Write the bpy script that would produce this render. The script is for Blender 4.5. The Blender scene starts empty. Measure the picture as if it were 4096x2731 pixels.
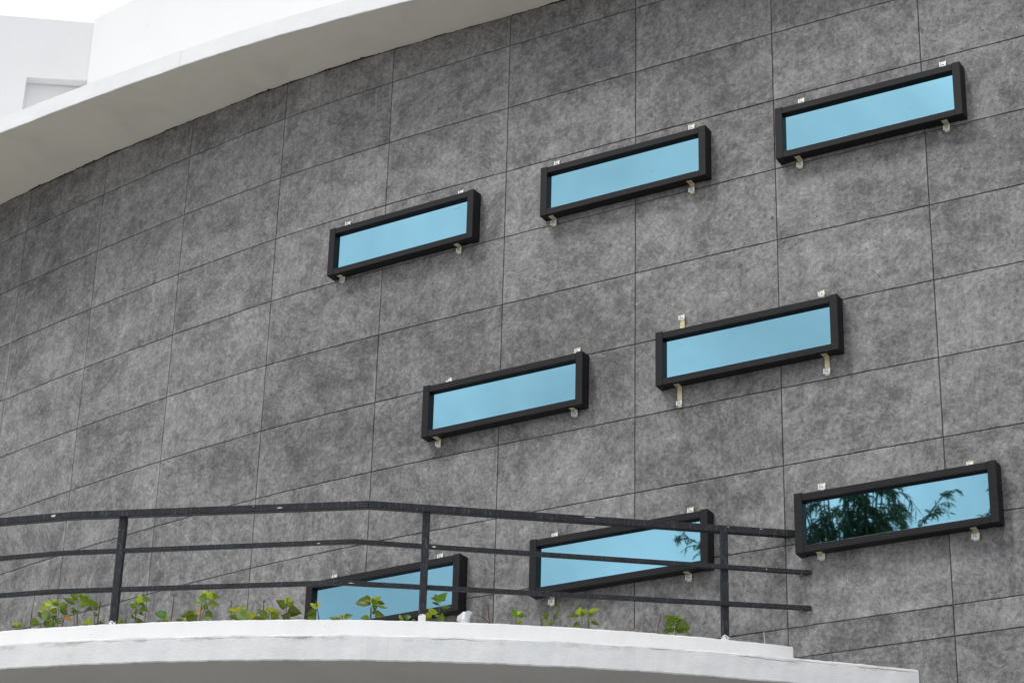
import bpy, bmesh, math, random
from mathutils import Vector, Matrix
R = math.radians
random.seed(7)
scene = bpy.context.scene
col = scene.collection
CAMZ = 1.6

# ------------------------------------------------------------------ camera
cam_d = bpy.data.cameras.new('camera')
cam_d.sensor_width = 36.0
cam_d.lens = 9084.86 / 4096 * 36.0
cam_d.clip_start = 0.1
cam_d.clip_end = 3000
cam = bpy.data.objects.new('camera', cam_d)
col.objects.link(cam)
cam.matrix_world = Matrix.Translation((0, 0, CAMZ)) @ Matrix.Rotation(R(90 + 24.9173), 4, 'X') @ Matrix.Rotation(R(1.5733), 4, 'Z')
scene.camera = cam

# ------------------------------------------------------------------ overcast sky
SUN = Vector((-0.80, -0.42, 1.45)).normalized()
world = bpy.data.worlds.new('World')
scene.world = world
world.use_nodes = True
wn, wl = world.node_tree.nodes, world.node_tree.links
wn.clear()
w_out = wn.new('ShaderNodeOutputWorld')
w_bg = wn.new('ShaderNodeBackground')
w_bg.inputs['Strength'].default_value = 0.1
sky = wn.new('ShaderNodeTexSky')
sky.sky_type = 'NISHITA'
sky.sun_disc = False
sky.sun_elevation = math.asin(SUN.z)
sky.sun_rotation = math.atan2(SUN.x, SUN.y)
sky.air_density = 1.0
sky.dust_density = 3.0
w_tc = wn.new('ShaderNodeTexCoord')
w_sep = wn.new('ShaderNodeSeparateXYZ')
wl.new(w_tc.outputs['Generated'], w_sep.inputs[0])
w_ramp = wn.new('ShaderNodeValToRGB')                # overcast cloud deck: brighter towards the zenith
w_ramp.color_ramp.elements[0].position = 0.0
w_ramp.color_ramp.elements[0].color = (0.61, 0.64, 0.68, 1)
w_ramp.color_ramp.elements[1].position = 1.0
w_ramp.color_ramp.elements[1].color = (0.97, 0.985, 1, 1)
wl.new(w_sep.outputs['Z'], w_ramp.inputs['Fac'])
w_noise = wn.new('ShaderNodeTexNoise')
w_noise.inputs['Scale'].default_value = 8.0
w_noise.inputs['Detail'].default_value = 5
w_noise.inputs['Roughness'].default_value = 0.55
w_noise.inputs['Distortion'].default_value = 0.6
wl.new(w_tc.outputs['Generated'], w_noise.inputs['Vector'])
w_map = wn.new('ShaderNodeMapRange')
w_map.inputs['To Min'].default_value = 8.0
w_map.inputs['To Max'].default_value = 16.0
w_map.inputs['From Min'].default_value = 0.3
w_map.inputs['From Max'].default_value = 0.7
wl.new(w_noise.outputs['Fac'], w_map.inputs['Value'])
w_mul = wn.new('ShaderNodeVectorMath')
w_mul.operation = 'SCALE'
wl.new(w_ramp.outputs['Color'], w_mul.inputs[0])
wl.new(w_map.outputs['Result'], w_mul.inputs['Scale'])
w_mix = wn.new('ShaderNodeMix')
w_mix.data_type = 'RGBA'
w_mix.inputs['Factor'].default_value = 0.85
wl.new(sky.outputs['Color'], w_mix.inputs['A'])
wl.new(w_mul.outputs['Vector'], w_mix.inputs['B'])
wl.new(w_mix.outputs['Result'], w_bg.inputs['Color'])
wl.new(w_bg.outputs[0], w_out.inputs['Surface'])

sun_d = bpy.data.lights.new('sun', 'SUN')
sun_d.energy = 1.5
sun_d.angle = R(13)
sun_d.color = (1.0, 0.985, 0.96)
sun = bpy.data.objects.new('sun', sun_d)
col.objects.link(sun)
sun.rotation_euler = SUN.to_track_quat('Z', 'Y').to_euler()
sun.location = (-20, -20, 40)

scene.view_settings.view_transform = 'Standard'
scene.view_settings.look = 'None'
scene.view_settings.exposure = 0.30
scene.view_settings.gamma = 1.0
scene.view_settings.use_curve_mapping = False
scene.render.engine = 'CYCLES'
scene.cycles.use_denoising = True

# ------------------------------------------------------------------ small helpers
def tag(o, label=None, cat=None, group=None, kind=None):
    if label: o['label'] = label
    if cat: o['category'] = cat
    if group: o['group'] = group
    if kind: o['kind'] = kind
    return o

def empty(name, loc=(0, 0, 0), parent=None):
    o = bpy.data.objects.new(name, None)
    o.empty_display_size = 0.2
    col.objects.link(o)
    o.location = loc
    if parent: o.parent = parent
    return o

def mesh_obj(name, me, parent=None, matrix=None):
    o = bpy.data.objects.new(name, me)
    col.objects.link(o)
    if parent: o.parent = parent
    if matrix is not None: o.matrix_local = matrix
    return o

def pydata(name, verts, faces, mats, smooth=False, fmat=None):
    me = bpy.data.meshes.new(name)
    me.from_pydata(verts, [], faces)
    for m in (mats if isinstance(mats, (list, tuple)) else [mats]):
        me.materials.append(m)
    if smooth:
        me.polygons.foreach_set('use_smooth', [True] * len(me.polygons))
    if fmat:
        me.polygons.foreach_set('material_index', fmat)
    me.update()
    return me

def bm_mesh(name, bm, mats, smooth=False):
    me = bpy.data.meshes.new(name)
    bmesh.ops.recalc_face_normals(bm, faces=bm.faces)
    bm.to_mesh(me)
    bm.free()
    for m in (mats if isinstance(mats, (list, tuple)) else [mats]):
        me.materials.append(m)
    if smooth:
        me.polygons.foreach_set('use_smooth', [True] * len(me.polygons))
    return me

def add_box(bm, x0, x1, y0, y1, z0, z1, bev=0.0, mat=0, M=None):
    vs = [bm.verts.new((x, y, z)) for x in (x0, x1) for y in (y0, y1) for z in (z0, z1)]
    idx = [(0, 1, 3, 2), (4, 6, 7, 5), (0, 4, 5, 1), (2, 3, 7, 6), (0, 2, 6, 4), (1, 5, 7, 3)]
    fs = [bm.faces.new([vs[i] for i in f]) for f in idx]
    for f in fs: f.material_index = mat
    allv = list(vs)
    if bev > 0:
        es = list({e for f in fs for e in f.edges})
        r = bmesh.ops.bevel(bm, geom=es, offset=bev, segments=1, affect='EDGES', profile=0.5)
        for f in r['faces']: f.material_index = mat
        allv = list({v for f in r['faces'] for v in f.verts} | {v for v in vs if v.is_valid})
    if M is not None:
        bmesh.ops.transform(bm, matrix=M, verts=allv)
    return allv

def add_tube(bm, pts, radii, seg=6, mat=0, cap=True):
    rings = []
    n = len(pts)
    for i, p in enumerate(pts):
        p = Vector(p)
        d = (Vector(pts[min(i + 1, n - 1)]) - Vector(pts[max(i - 1, 0)]))
        if d.length < 1e-9: d = Vector((0, 0, 1))
        d.normalize()
        a = d.cross(Vector((0.31, 0.95, 0.05)))
        if a.length < 1e-3: a = d.cross(Vector((1, 0, 0)))
        a.normalize()
        b = d.cross(a)
        r = radii[i] if isinstance(radii, (list, tuple)) else radii
        rings.append([bm.verts.new(p + (a * math.cos(t) + b * math.sin(t)) * r) for t in [2 * math.pi * k / seg for k in range(seg)]])
    for i in range(n - 1):
        for k in range(seg):
            f = bm.faces.new((rings[i][k], rings[i][(k + 1) % seg], rings[i + 1][(k + 1) % seg], rings[i + 1][k]))
            f.material_index = mat
    if cap:
        for ring in (rings[0], rings[-1]):
            f = bm.faces.new(ring)
            f.material_index = mat

# ------------------------------------------------------------------ procedural materials
class NT:
    def __init__(s, name):
        s.m = bpy.data.materials.new(name)
        s.m.use_nodes = True
        s.n, s.l = s.m.node_tree.nodes, s.m.node_tree.links
        s.p = s.n['Principled BSDF']
        s.out = s.n['Material Output']
    def node(s, t, **kw):
        nd = s.n.new(t)
        for k, v in kw.items():
            if k in nd.inputs.keys() if isinstance(k, str) else False:
                s.set(nd.inputs[k], v)
            else:
                setattr(nd, k, v)
        return nd
    def set(s, sock, v):
        if hasattr(v, 'is_output') or isinstance(v, bpy.types.NodeSocket):
            s.l.new(v, sock)
        else:
            sock.default_value = v
    def coord(s, kind='Object'):
        return s.n.new('ShaderNodeTexCoord').outputs[kind]
    def mapping(s, vec, scale=(1, 1, 1), rot=(0, 0, 0), loc=(0, 0, 0)):
        nd = s.n.new('ShaderNodeMapping')
        s.l.new(vec, nd.inputs['Vector'])
        nd.inputs['Scale'].default_value = scale
        nd.inputs['Rotation'].default_value = rot
        nd.inputs['Location'].default_value = loc
        return nd.outputs[0]
    def noise(s, vec, scale, detail=4, rough=0.55, dist=0.0):
        nd = s.n.new('ShaderNodeTexNoise')
        s.l.new(vec, nd.inputs['Vector'])
        nd.inputs['Scale'].default_value = scale
        nd.inputs['Detail'].default_value = detail
        nd.inputs['Roughness'].default_value = rough
        nd.inputs['Distortion'].default_value = dist
        return nd.outputs['Fac']
    def rng(s, v, a, b, c=0.0, d=1.0, smooth=True):
        nd = s.n.new('ShaderNodeMapRange')
        if smooth: nd.interpolation_type = 'SMOOTHSTEP'
        s.set(nd.inputs['Value'], v)
        nd.inputs['From Min'].default_value = a
        nd.inputs['From Max'].default_value = b
        nd.inputs['To Min'].default_value = c
        nd.inputs['To Max'].default_value = d
        return nd.outputs['Result']
    def math(s, op, a, b=0.0, c=0.0):
        nd = s.n.new('ShaderNodeMath')
        nd.operation = op
        s.set(nd.inputs[0], a)
        s.set(nd.inputs[1], b)
        s.set(nd.inputs[2], c)
        return nd.outputs[0]
    def mix(s, f, a, b, blend='MIX'):
        nd = s.n.new('ShaderNodeMix')
        nd.data_type = 'RGBA'
        nd.blend_type = blend
        s.set(nd.inputs['Factor'], f)
        s.set(nd.inputs['A'], a if not isinstance(a, tuple) else (*a, 1)[:4])
        s.set(nd.inputs['B'], b if not isinstance(b, tuple) else (*b, 1)[:4])
        return nd.outputs['Result']
    def bump(s, h, strength=0.3, dist=0.01):
        nd = s.n.new('ShaderNodeBump')
        nd.inputs['Strength'].default_value = strength
        nd.inputs['Distance'].default_value = dist
        s.l.new(h, nd.inputs['Height'])
        s.l.new(nd.outputs[0], s.p.inputs['Normal'])
    def base(s, c): s.set(s.p.inputs['Base Color'], c if not isinstance(c, tuple) else (*c, 1)[:4])
    def rough(s, r): s.set(s.p.inputs['Roughness'], r)

def grey(v, warm=0.0): return (v * (1 + warm), v, v * (1 - warm))

def plaster_material(name='grey_trowelled_plaster', gain=1.25, lift=0.50, tint=(1.012, 1.0, 0.99)):
    """Trowelled grey skim coat: cloudy blotches, sweeping trowel strokes, dark pinholes; every panel its own patch."""
    t = NT(name)
    oi = t.n.new('ShaderNodeObjectInfo')
    comb = t.n.new('ShaderNodeCombineXYZ')
    t.set(comb.inputs[0], t.math('MULTIPLY', oi.outputs['Random'], 71.3))
    t.set(comb.inputs[1], t.math('MULTIPLY', oi.outputs['Random'], 33.1))
    t.set(comb.inputs[2], t.math('MULTIPLY', oi.outputs['Random'], 127.7))
    add = t.n.new('ShaderNodeVectorMath')
    t.l.new(t.coord(), add.inputs[0])
    t.l.new(comb.outputs[0], add.inputs[1])
    v = add.outputs[0]
    vr = t.n.new('ShaderNodeVectorRotate')
    vr.rotation_type = 'Y_AXIS'
    t.l.new(t.coord(), vr.inputs['Vector'])
    warp = t.noise(v, 1.1, 2, 0.5)
    t.set(vr.inputs['Angle'], t.math('ADD', t.math('MULTIPLY', warp, 0.9), t.math('MULTIPLY', oi.outputs['Random'], 6.0)))
    add2 = t.n.new('ShaderNodeVectorMath')
    t.l.new(vr.outputs[0], add2.inputs[0])
    t.l.new(comb.outputs[0], add2.inputs[1])
    vs = add2.outputs[0]
    cloud = t.noise(v, 2.6, 8, 0.66, 0.5)
    mid = t.noise(v, 8.0, 7, 0.70, 0.5)
    stroke = t.noise(t.mapping(vs, (22, 10, 6.0)), 1.0, 6, 0.70, 0.3)
    vert = t.noise(t.mapping(v, (30, 6, 2.6)), 1.0, 4, 0.6, 0.4)
    grain = t.noise(t.mapping(vs, (34, 34, 32)), 1.0, 6, 0.84, 0.3)
    pin = t.noise(t.mapping(vs, (36, 30, 24), rot=(0, 0.5, 0)), 1.0, 5, 0.78, 0.4)
    k = t.math('MULTIPLY', t.math('SUBTRACT', cloud, 0.5), 0.85)
    k = t.math('ADD', k, t.math('MULTIPLY', t.math('SUBTRACT', mid, 0.5), 1.0))
    k = t.math('ADD', k, t.math('MULTIPLY', t.math('SUBTRACT', stroke, 0.5), 0.50))
    k = t.math('ADD', k, t.math('MULTIPLY', t.math('SUBTRACT', vert, 0.5), 0.22))
    k = t.math('ADD', k, t.math('MULTIPLY', t.math('SUBTRACT', grain, 0.5), 1.7))
    k = t.math('ADD', k, t.math('MULTIPLY', t.math('SUBTRACT', oi.outputs['Random'], 0.5), 0.13))
    geo = t.n.new('ShaderNodeNewGeometry')                       # slow drift in tone from one area of the facade to the next
    k = t.math('ADD', k, t.math('MULTIPLY', t.math('SUBTRACT', t.noise(geo.outputs['Position'], 0.55, 3, 0.6), 0.5), 0.55))
    ramp = t.n.new('ShaderNodeValToRGB')
    e = ramp.color_ramp.elements
    e[0].position, e[0].color = 0.0, (0.060, 0.059, 0.062, 1)
    e[1].position, e[1].color = 1.0, (0.345, 0.338, 0.335, 1)
    for pos, c in ((0.33, (0.122, 0.120, 0.122, 1)), (0.55, (0.190, 0.187, 0.187, 1)), (0.75, (0.246, 0.241, 0.240, 1))):
        n = e.new(pos)
        n.color = c
    t.set(ramp.inputs['Fac'], t.math('ADD', t.math('MULTIPLY', k, gain), lift))
    dark = t.math('MULTIPLY', t.rng(pin, 0.605, 0.645), t.rng(mid, 0.40, 0.58, 0.12, 0.85))
    c = t.mix(1.0, ramp.outputs['Color'], tint, 'MULTIPLY')
    # trowel lip: paler rubbed band along the upright joints
    sx = t.n.new('ShaderNodeSeparateXYZ')
    t.l.new(t.coord(), sx.inputs[0])
    lip = t.math('MULTIPLY', t.rng(t.math('ABSOLUTE', sx.outputs[0]), 0.545, 0.59), t.rng(t.noise(t.mapping(v, (9, 9, 3)), 1.0, 4, 0.6), 0.45, 0.68, 0, 0.45))
    c = t.mix(lip, c, (0.36, 0.355, 0.35))
    # scratches left by the trowel edge
    scr = t.noise(t.mapping(vs, (7, 20, 85), rot=(0, 0.35, 0)), 1.0, 4, 0.6, 0.8)
    c = t.mix(t.math('MULTIPLY', t.rng(scr, 0.615, 0.67, 0, 0.6), t.rng(cloud, 0.40, 0.58)), c, (0.055, 0.054, 0.056))
    c = t.mix(t.math('MULTIPLY', dark, min(1.0, gain)), c, (0.045, 0.044, 0.047))
    fleck = t.rng(t.noise(t.mapping(v, (60, 30, 11)), 1.0, 1, 0.4), 0.83, 0.85)
    c = t.mix(fleck, c, (0.55, 0.55, 0.55))
    t.base(c)
    t.rough(t.rng(cloud, 0.3, 0.7, 0.68, 0.50))
    t.p.inputs['Specular IOR Level'].default_value = 0.45
    h = t.math('ADD', t.math('MULTIPLY', stroke, 0.6), t.math('MULTIPLY', grain, 0.5))
    h = t.math('ADD', h, t.math('MULTIPLY', mid, 1.2))
    h = t.math('SUBTRACT', h, t.math('MULTIPLY', dark, 0.7))
    t.bump(h, 0.55, 0.008)
    return t.m

def white_paint(name, base=(0.80, 0.80, 0.795), stain=0.25, streak=True, zline=None, bumpy=0.35, cool=None):
    """Painted render: brush texture, faint rain streaks, optional crack-and-grime line at a given height."""
    t = NT(name)
    v = t.coord('Object')
    big = t.noise(v, 1.3, 5, 0.6, 0.5)
    fine = t.noise(t.mapping(v, (30, 30, 60)), 1.0, 5, 0.7)
    c = t.mix(t.rng(big, 0.45, 0.75, 0, stain), base, tuple(x * y for x, y in zip(base, (0.80, 0.80, 0.79))))
    if cool: c = t.mix(t.rng(t.noise(v, 3.1, 4, 0.6), 0.42, 0.6, 0, 0.8), c, cool)
    if streak:
        s = t.noise(t.mapping(v, (26, 26, 0.9)), 1.0, 4, 0.65)
        c = t.mix(t.math('MULTIPLY', t.rng(s, 0.60, 0.74, 0, 0.35), t.rng(t.noise(v, 1.1, 2, 0.5), 0.52, 0.66)), c, (0.50, 0.49, 0.46))
    spots = t.noise(v, 38, 2, 0.5)
    c = t.mix(t.rng(spots, 0.74, 0.78, 0, 0.5), c, (0.30, 0.29, 0.27))
    h = t.math('ADD', fine, t.math('MULTIPLY', t.noise(v, 8, 4, 0.6), 2.0))
    if zline is not None:
        sp = t.n.new('ShaderNodeSeparateXYZ')
        t.l.new(v, sp.inputs[0])
        wob = t.math('MULTIPLY', t.math('SUBTRACT', t.noise(t.mapping(v, (5, 5, 1)), 1.0, 6, 0.7), 0.5), 0.055)
        d = t.math('ABSOLUTE', t.math('SUBTRACT', t.math('ADD', sp.outputs[2], wob), zline))
        crack = t.rng(d, 0.0012, 0.0042, 1, 0)
        crack = t.math('MULTIPLY', crack, t.rng(t.noise(v, 1.7, 3, 0.6), 0.48, 0.58))
        halo = t.math('MULTIPLY', t.rng(d, 0.0, 0.03, 1, 0), t.rng(t.noise(t.mapping(v, (4, 4, 9)), 1.0, 5, 0.7), 0.5, 0.68, 0, 0.85))
        c = t.mix(halo, c, (0.47, 0.445, 0.42))
        drip = t.noise(t.mapping(v, (42, 42, 1.5)), 1.0, 3, 0.6)
        dm = t.math('MULTIPLY', t.rng(drip, 0.55, 0.70, 0, 0.22), t.rng(t.noise(v, 0.9, 2, 0.5), 0.54, 0.66))
        c = t.mix(dm, c, (0.52, 0.51, 0.49))
        c = t.mix(t.math('MULTIPLY', crack, 0.75), c, (0.20, 0.17, 0.14))
        h = t.math('SUBTRACT', h, t.math('MULTIPLY', crack, 3.0))
    t.base(c)
    t.rough(0.75)
    t.p.inputs['Specular IOR Level'].default_value = 0.25
    t.bump(h, bumpy, 0.004)
    return t.m

def frame_metal():
    t = NT('dark_anodised_frame')
    v = t.coord('Object')
    a = t.noise(t.mapping(v, (3, 20, 60)), 1.0, 4, 0.6)
    c = t.mix(t.rng(a, 0.35, 0.7), (0.0085, 0.0078, 0.0092), (0.0145, 0.0135, 0.0155))
    dust = t.noise(v, 55, 3, 0.6)
    c = t.mix(t.rng(dust, 0.68, 0.76, 0, 0.4), c, (0.20, 0.19, 0.18))
    chip = t.noise(t.mapping(v, (40, 40, 26)), 1.0, 1, 0.3)
    c = t.mix(t.rng(chip, 0.815, 0.83), c, (0.6, 0.6, 0.6))
    t.base(c)
    t.rough(t.rng(a, 0.3, 0.7, 0.40, 0.52))
    t.p.inputs['Specular IOR Level'].default_value = 0.20
    t.bump(a, 0.08, 0.002)
    return t.m

def rail_paint(white_z=None):
    """Blue-black enamel with dust, pale drips along the lower edge and chips of white overspray."""
    t = NT('blue_black_rail_paint' if white_z is None else 'post_paint_with_white_foot')
    v = t.coord('Object')
    a = t.noise(v, 9, 5, 0.65)
    c = t.mix(t.rng(a, 0.35, 0.7), (0.012, 0.0135, 0.017), (0.026, 0.0285, 0.034))
    d = t.noise(t.mapping(v, (70, 70, 12)), 1.0, 3, 0.6)
    c = t.mix(t.rng(d, 0.54, 0.70, 0, 0.5), c, (0.10, 0.108, 0.122))
    sp = t.noise(v, 110, 2, 0.5)
    c = t.mix(t.rng(sp, 0.69, 0.75, 0, 0.7), c, (0.34, 0.34, 0.33))
    ru = t.noise(v, 5.5, 4, 0.7)
    c = t.mix(t.math('MULTIPLY', t.rng(ru, 0.62, 0.72), t.rng(d, 0.45, 0.6, 0, 0.7)), c, (0.085, 0.048, 0.028))
    ch = t.noise(t.mapping(v, (7, 7, 22)), 1.0, 4, 0.6, 0.4)
    chip = t.rng(ch, 0.745, 0.76)
    c = t.mix(chip, c, (0.72, 0.72, 0.70))
    if white_z is not None:
        s = t.n.new('ShaderNodeSeparateXYZ')
        t.l.new(v, s.inputs[0])
        oi = t.n.new('ShaderNodeObjectInfo')
        edge = t.math('ADD', s.outputs[2], t.math('MULTIPLY', t.math('SUBTRACT', t.noise(v, 30, 4, 0.7), 0.5), 0.16))
        edge = t.math('SUBTRACT', edge, oi.outputs['Color'])
        c = t.mix(t.rng(edge, white_z - 0.003, white_z + 0.003, 1, 0), c, (0.74, 0.74, 0.72))
    t.base(c)
    t.rough(t.rng(a, 0.3, 0.7, 0.45, 0.65))
    t.p.inputs['Specular IOR Level'].default_value = 0.24
    t.bump(t.math('ADD', t.math('MULTIPLY', a, 0.6), t.math('ADD', sp, chip)), 0.3, 0.003)
    return t.m

def mirror_glass():
    """Blue reflective-coated pane: mirrors the sky with its blue tint, slightly wavy, with smears of dried dirt."""
    t = NT('blue_reflective_glass')
    v = t.coord('Object')
    oi = t.n.new('ShaderNodeObjectInfo')
    ad = t.n.new('ShaderNodeVectorMath')
    t.l.new(v, ad.inputs[0])
    comb = t.n.new('ShaderNodeCombineXYZ')
    t.set(comb.inputs[0], t.math('MULTIPLY', oi.outputs['Random'], 40.0))
    t.l.new(comb.outputs[0], ad.inputs[1])
    vv = ad.outputs[0]
    t.p.inputs['Metallic'].default_value = 1.0
    smear = t.noise(t.mapping(vv, (4, 1, 16), rot=(0, -0.25, 0)), 1.0, 5, 0.6, 1.0)
    spot = t.noise(vv, 6.0, 3, 0.5)
    msk = t.math('MULTIPLY', t.rng(smear, 0.63, 0.72), t.rng(spot, 0.5, 0.62, 0, 0.5))
    c = t.mix(msk, (0.232, 0.470, 0.578), (0.085, 0.20, 0.25))
    t.base(c)
    t.rough(0.015)
    t.bump(t.noise(t.mapping(vv, (3, 1, 5)), 1.0, 2, 0.5, 0.6), 0.05, 0.0025)
    return t.m

def steel(name, c1, c2, rough=0.38, metal=0.7):
    t = NT(name)
    v = t.coord('Object')
    a = t.noise(v, 40, 4, 0.6)
    t.base(t.mix(t.rng(a, 0.35, 0.65), c1, c2))
    t.p.inputs['Metallic'].default_value = metal
    t.rough(rough)
    return t.m

def leaf_mat(name, c1, c2, tr=0.35):
    t = NT(name)
    oi = t.n.new('ShaderNodeObjectInfo')
    v = t.coord('Object')
    a = t.noise(v, 3.0, 4, 0.6)
    c = t.mix(t.rng(a, 0.35, 0.65), c1, c2)
    s = t.n.new('ShaderNodeSeparateXYZ')
    t.l.new(v, s.inputs[0])
    rib = t.rng(t.math('ABSOLUTE', s.outputs[0]), 0.004, 0.02, 0.55, 0)
    c = t.mix(rib, c, tuple(min(1, x * 1.7 + 0.02) for x in c2))
    hv = t.n.new('ShaderNodeHueSaturation')
    t.set(hv.inputs['Hue'], t.rng(oi.outputs['Random'], 0, 1, 0.48, 0.515, False))
    t.set(hv.inputs['Value'], t.rng(oi.outputs['Random'], 0, 1, 0.78, 1.2, False))
    t.l.new(c, hv.inputs['Color'])
    c = hv.outputs['Color']
    t.base(c)
    t.rough(0.42)
    t.p.inputs['Specular IOR Level'].default_value = 0.4
    tb = t.n.new('ShaderNodeBsdfTranslucent')
    t.l.new(c, tb.inputs['Color'])
    mx = t.n.new('ShaderNodeMixShader')
    mx.inputs[0].default_value = tr
    t.l.new(t.p.outputs[0], mx.inputs[1])
    t.l.new(tb.outputs[0], mx.inputs[2])
    t.l.new(mx.outputs[0], t.out.inputs['Surface'])
    return t.m

def plain(name, c1, c2, scale=8, rough=0.8, bump=0.2, bdist=0.01):
    t = NT(name)
    v = t.coord('Object')
    a = t.noise(v, scale, 5, 0.65)
    t.base(t.mix(t.rng(a, 0.35, 0.65), c1, c2))
    t.rough(rough)
    t.p.inputs['Specular IOR Level'].default_value = 0.25
    t.bump(a, bump, bdist)
    return t.m

M_PLASTER = plaster_material()
M_GROOVE = plain('dark_joint_mortar', (0.070, 0.071, 0.075), (0.115, 0.116, 0.121), 20)
M_WHITE_UP = white_paint('white_wall_paint', (0.80, 0.80, 0.80), 0.15, False, None, 0.2)
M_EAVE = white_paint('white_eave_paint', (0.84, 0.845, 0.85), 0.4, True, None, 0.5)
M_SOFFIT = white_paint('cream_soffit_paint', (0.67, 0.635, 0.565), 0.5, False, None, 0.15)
M_BAND_U = white_paint('white_parapet_paint', (0.80, 0.795, 0.785), 0.2, True, None, 0.35)
M_BAND_L = white_paint('weathered_white_slab_paint', (0.80, 0.80, 0.80), 0.45, False, 4.395 + CAMZ, 0.45, (0.745, 0.75, 0.765))
M_BSOFF = white_paint('grey_balcony_soffit_paint', (0.70, 0.685, 0.665), 0.4, False, None, 0.15)
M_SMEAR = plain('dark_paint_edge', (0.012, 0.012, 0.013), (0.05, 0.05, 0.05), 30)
M_FRAME = frame_metal()
M_RAIL = rail_paint()
M_POST = rail_paint(0.0)
M_GLASS = mirror_glass()
M_CLIP = steel('bright_zinc_clip', (0.60, 0.60, 0.60), (0.84, 0.84, 0.84), 0.4, 0.5)
M_ZINC = steel('yellow_zinc_strap', (0.55, 0.47, 0.24), (0.60, 0.58, 0.42), 0.42, 0.45)
M_SCREW = steel('dull_screw', (0.20, 0.20, 0.20), (0.32, 0.32, 0.31), 0.5, 0.8)
M_SOIL = plain('dark_soil', (0.035, 0.026, 0.018), (0.075, 0.055, 0.04), 25, 0.95, 0.8, 0.03)
M_GROUND = plain('grey_paving_concrete', (0.20, 0.20, 0.19), (0.30, 0.295, 0.285), 0.8, 0.9, 0.2)
M_STICK = plain('dry_brown_stick', (0.085, 0.048, 0.030), (0.17, 0.11, 0.075), 60, 0.85, 0.4)
M_CHIP = plain('weathered_white_overspray', (0.42, 0.42, 0.41), (0.66, 0.66, 0.64), 60, 0.8)
M_STEM = plain('green_stem', (0.10, 0.14, 0.03), (0.16, 0.20, 0.06), 40, 0.6)
M_BARK = plain('grey_brown_bark', (0.06, 0.045, 0.035), (0.12, 0.095, 0.075), 12, 0.9, 0.6)
LEAF = {
    'y': leaf_mat('leaf_lime_yellow', (0.37, 0.47, 0.026), (0.50, 0.58, 0.04), 0.40),
    'g': leaf_mat('leaf_fresh_green', (0.145, 0.235, 0.017), (0.215, 0.32, 0.027), 0.38),
    'd': leaf_mat('leaf_olive_green', (0.09, 0.145, 0.014), (0.15, 0.215, 0.022), 0.35),
    'b': leaf_mat('leaf_pale_green', (0.20, 0.30, 0.085), (0.28, 0.38, 0.12), 0.30),
    'e': leaf_mat('leaf_deep_green', (0.05, 0.16, 0.025), (0.10, 0.24, 0.04), 0.35),
    'o': leaf_mat('leaf_withered_orange', (0.55, 0.30, 0.02), (0.68, 0.42, 0.05), 0.30),
}
M_GRASS = leaf_mat('thin_grass_green', (0.13, 0.16, 0.05), (0.20, 0.23, 0.08), 0.3)
M_TREELEAF = leaf_mat('tree_leaf_dark_green', (0.045, 0.078, 0.030), (0.075, 0.115, 0.040), 0.25)
M_PLASTIC = leaf_mat('crumpled_white_plastic', (0.50, 0.52, 0.53), (0.66, 0.67, 0.68), 0.35)

# ------------------------------------------------------------------ plan of the curved wall (joint positions, metres)
K = [(-11.7743, 27.809), (-11.0872, 26.8421), (-10.3766, 25.8923), (-9.643, 24.9601),
     (-8.8869, 24.0461), (-8.1087, 23.1509), (-7.3088, 22.275), (-6.4878, 21.4188), (-5.6461, 20.583), (-4.7843, 19.7679),
     (-3.9028, 18.9742), (-2.9985, 18.2066), (-2.0679, 17.4711), (-1.0896, 16.8003), (-0.0845, 16.1702), (0.9292, 15.5543),
     (1.9459, 14.9433), (2.9678, 14.3409), (3.9948, 13.7474), (5.027, 13.1629), (6.0643, 12.5875), (7.1065, 12.0211),
     (8.1536, 11.4638), (9.2056, 10.9157)]
PW = 1.1862
Z1 = 10.2306 + CAMZ          # first course joint under the eave
ROW = 0.6

def wall(s):
    u = s + 9
    i = int(max(1, min(len(K) - 3, math.floor(u))))
    t = u - i
    p0, p1, p2, p3 = K[i - 1], K[i], K[i + 1], K[i + 2]
    return Vector([.5 * (2 * b + (c - a) * t + (2 * a - 5 * b + 4 * c - d) * t * t + (-a + 3 * b - 3 * c + d) * t ** 3) for a, b, c, d in zip(p0, p1, p2, p3)])

def frame_at(s):
    d = (wall(s + .01) - wall(s - .01)).normalized()
    return d, Vector((d.y, -d.x))          # tangent, outward normal (towards the street)

def wpt(s, off, z):
    d, n = frame_at(s)
    p = wall(s) + n * off
    return Vector((p.x, p.y, z))

def local_frame(s, z, off=0.0):
    """Matrix with X along the wall, Y out of the wall, Z up. (right-handed: X x Y = -Z, so Y is flipped inward)"""
    d, n = frame_at(s)
    p = wall(s) + n * off
    return Matrix(((d.x, -n.x, 0, p.x), (d.y, -n.y, 0, p.y), (0, 0, 1, z), (0, 0, 0, 1)))
# in a local frame, "outward" is -Y

def soffit_z(s): return 10.685 + CAMZ - 0.031 * s

# ------------------------------------------------------------------ ground
g = pydata('ground', [(-600, -600, 0), (600, -600, 0), (600, 600, 0), (-600, 600, 0)], [(0, 1, 2, 3)], M_GROUND)
tag(mesh_obj('ground', g), kind='structure')

# ------------------------------------------------------------------ the building
building = empty('building', (0.93, 15.55, 0))
tag(building, 'curved modern building with grey panelled wall, white eave, strip windows and white balcony', 'building')
BI = Matrix.Translation(building.location).inverted()
WORLD = {building.name: Matrix.Translation(building.location)}      # world matrices of the building's parts

def part(name, me, parent=None, M=None):
    """A part of the building; world placement M (identity by default)."""
    M = M if M is not None else Matrix()
    o = bpy.data.objects.new(name, me)
    col.objects.link(o)
    o.parent = parent or building
    o.matrix_local = WORLD[(parent or building).name].inverted() @ M
    WORLD[o.name] = M.copy()
    return o

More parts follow.
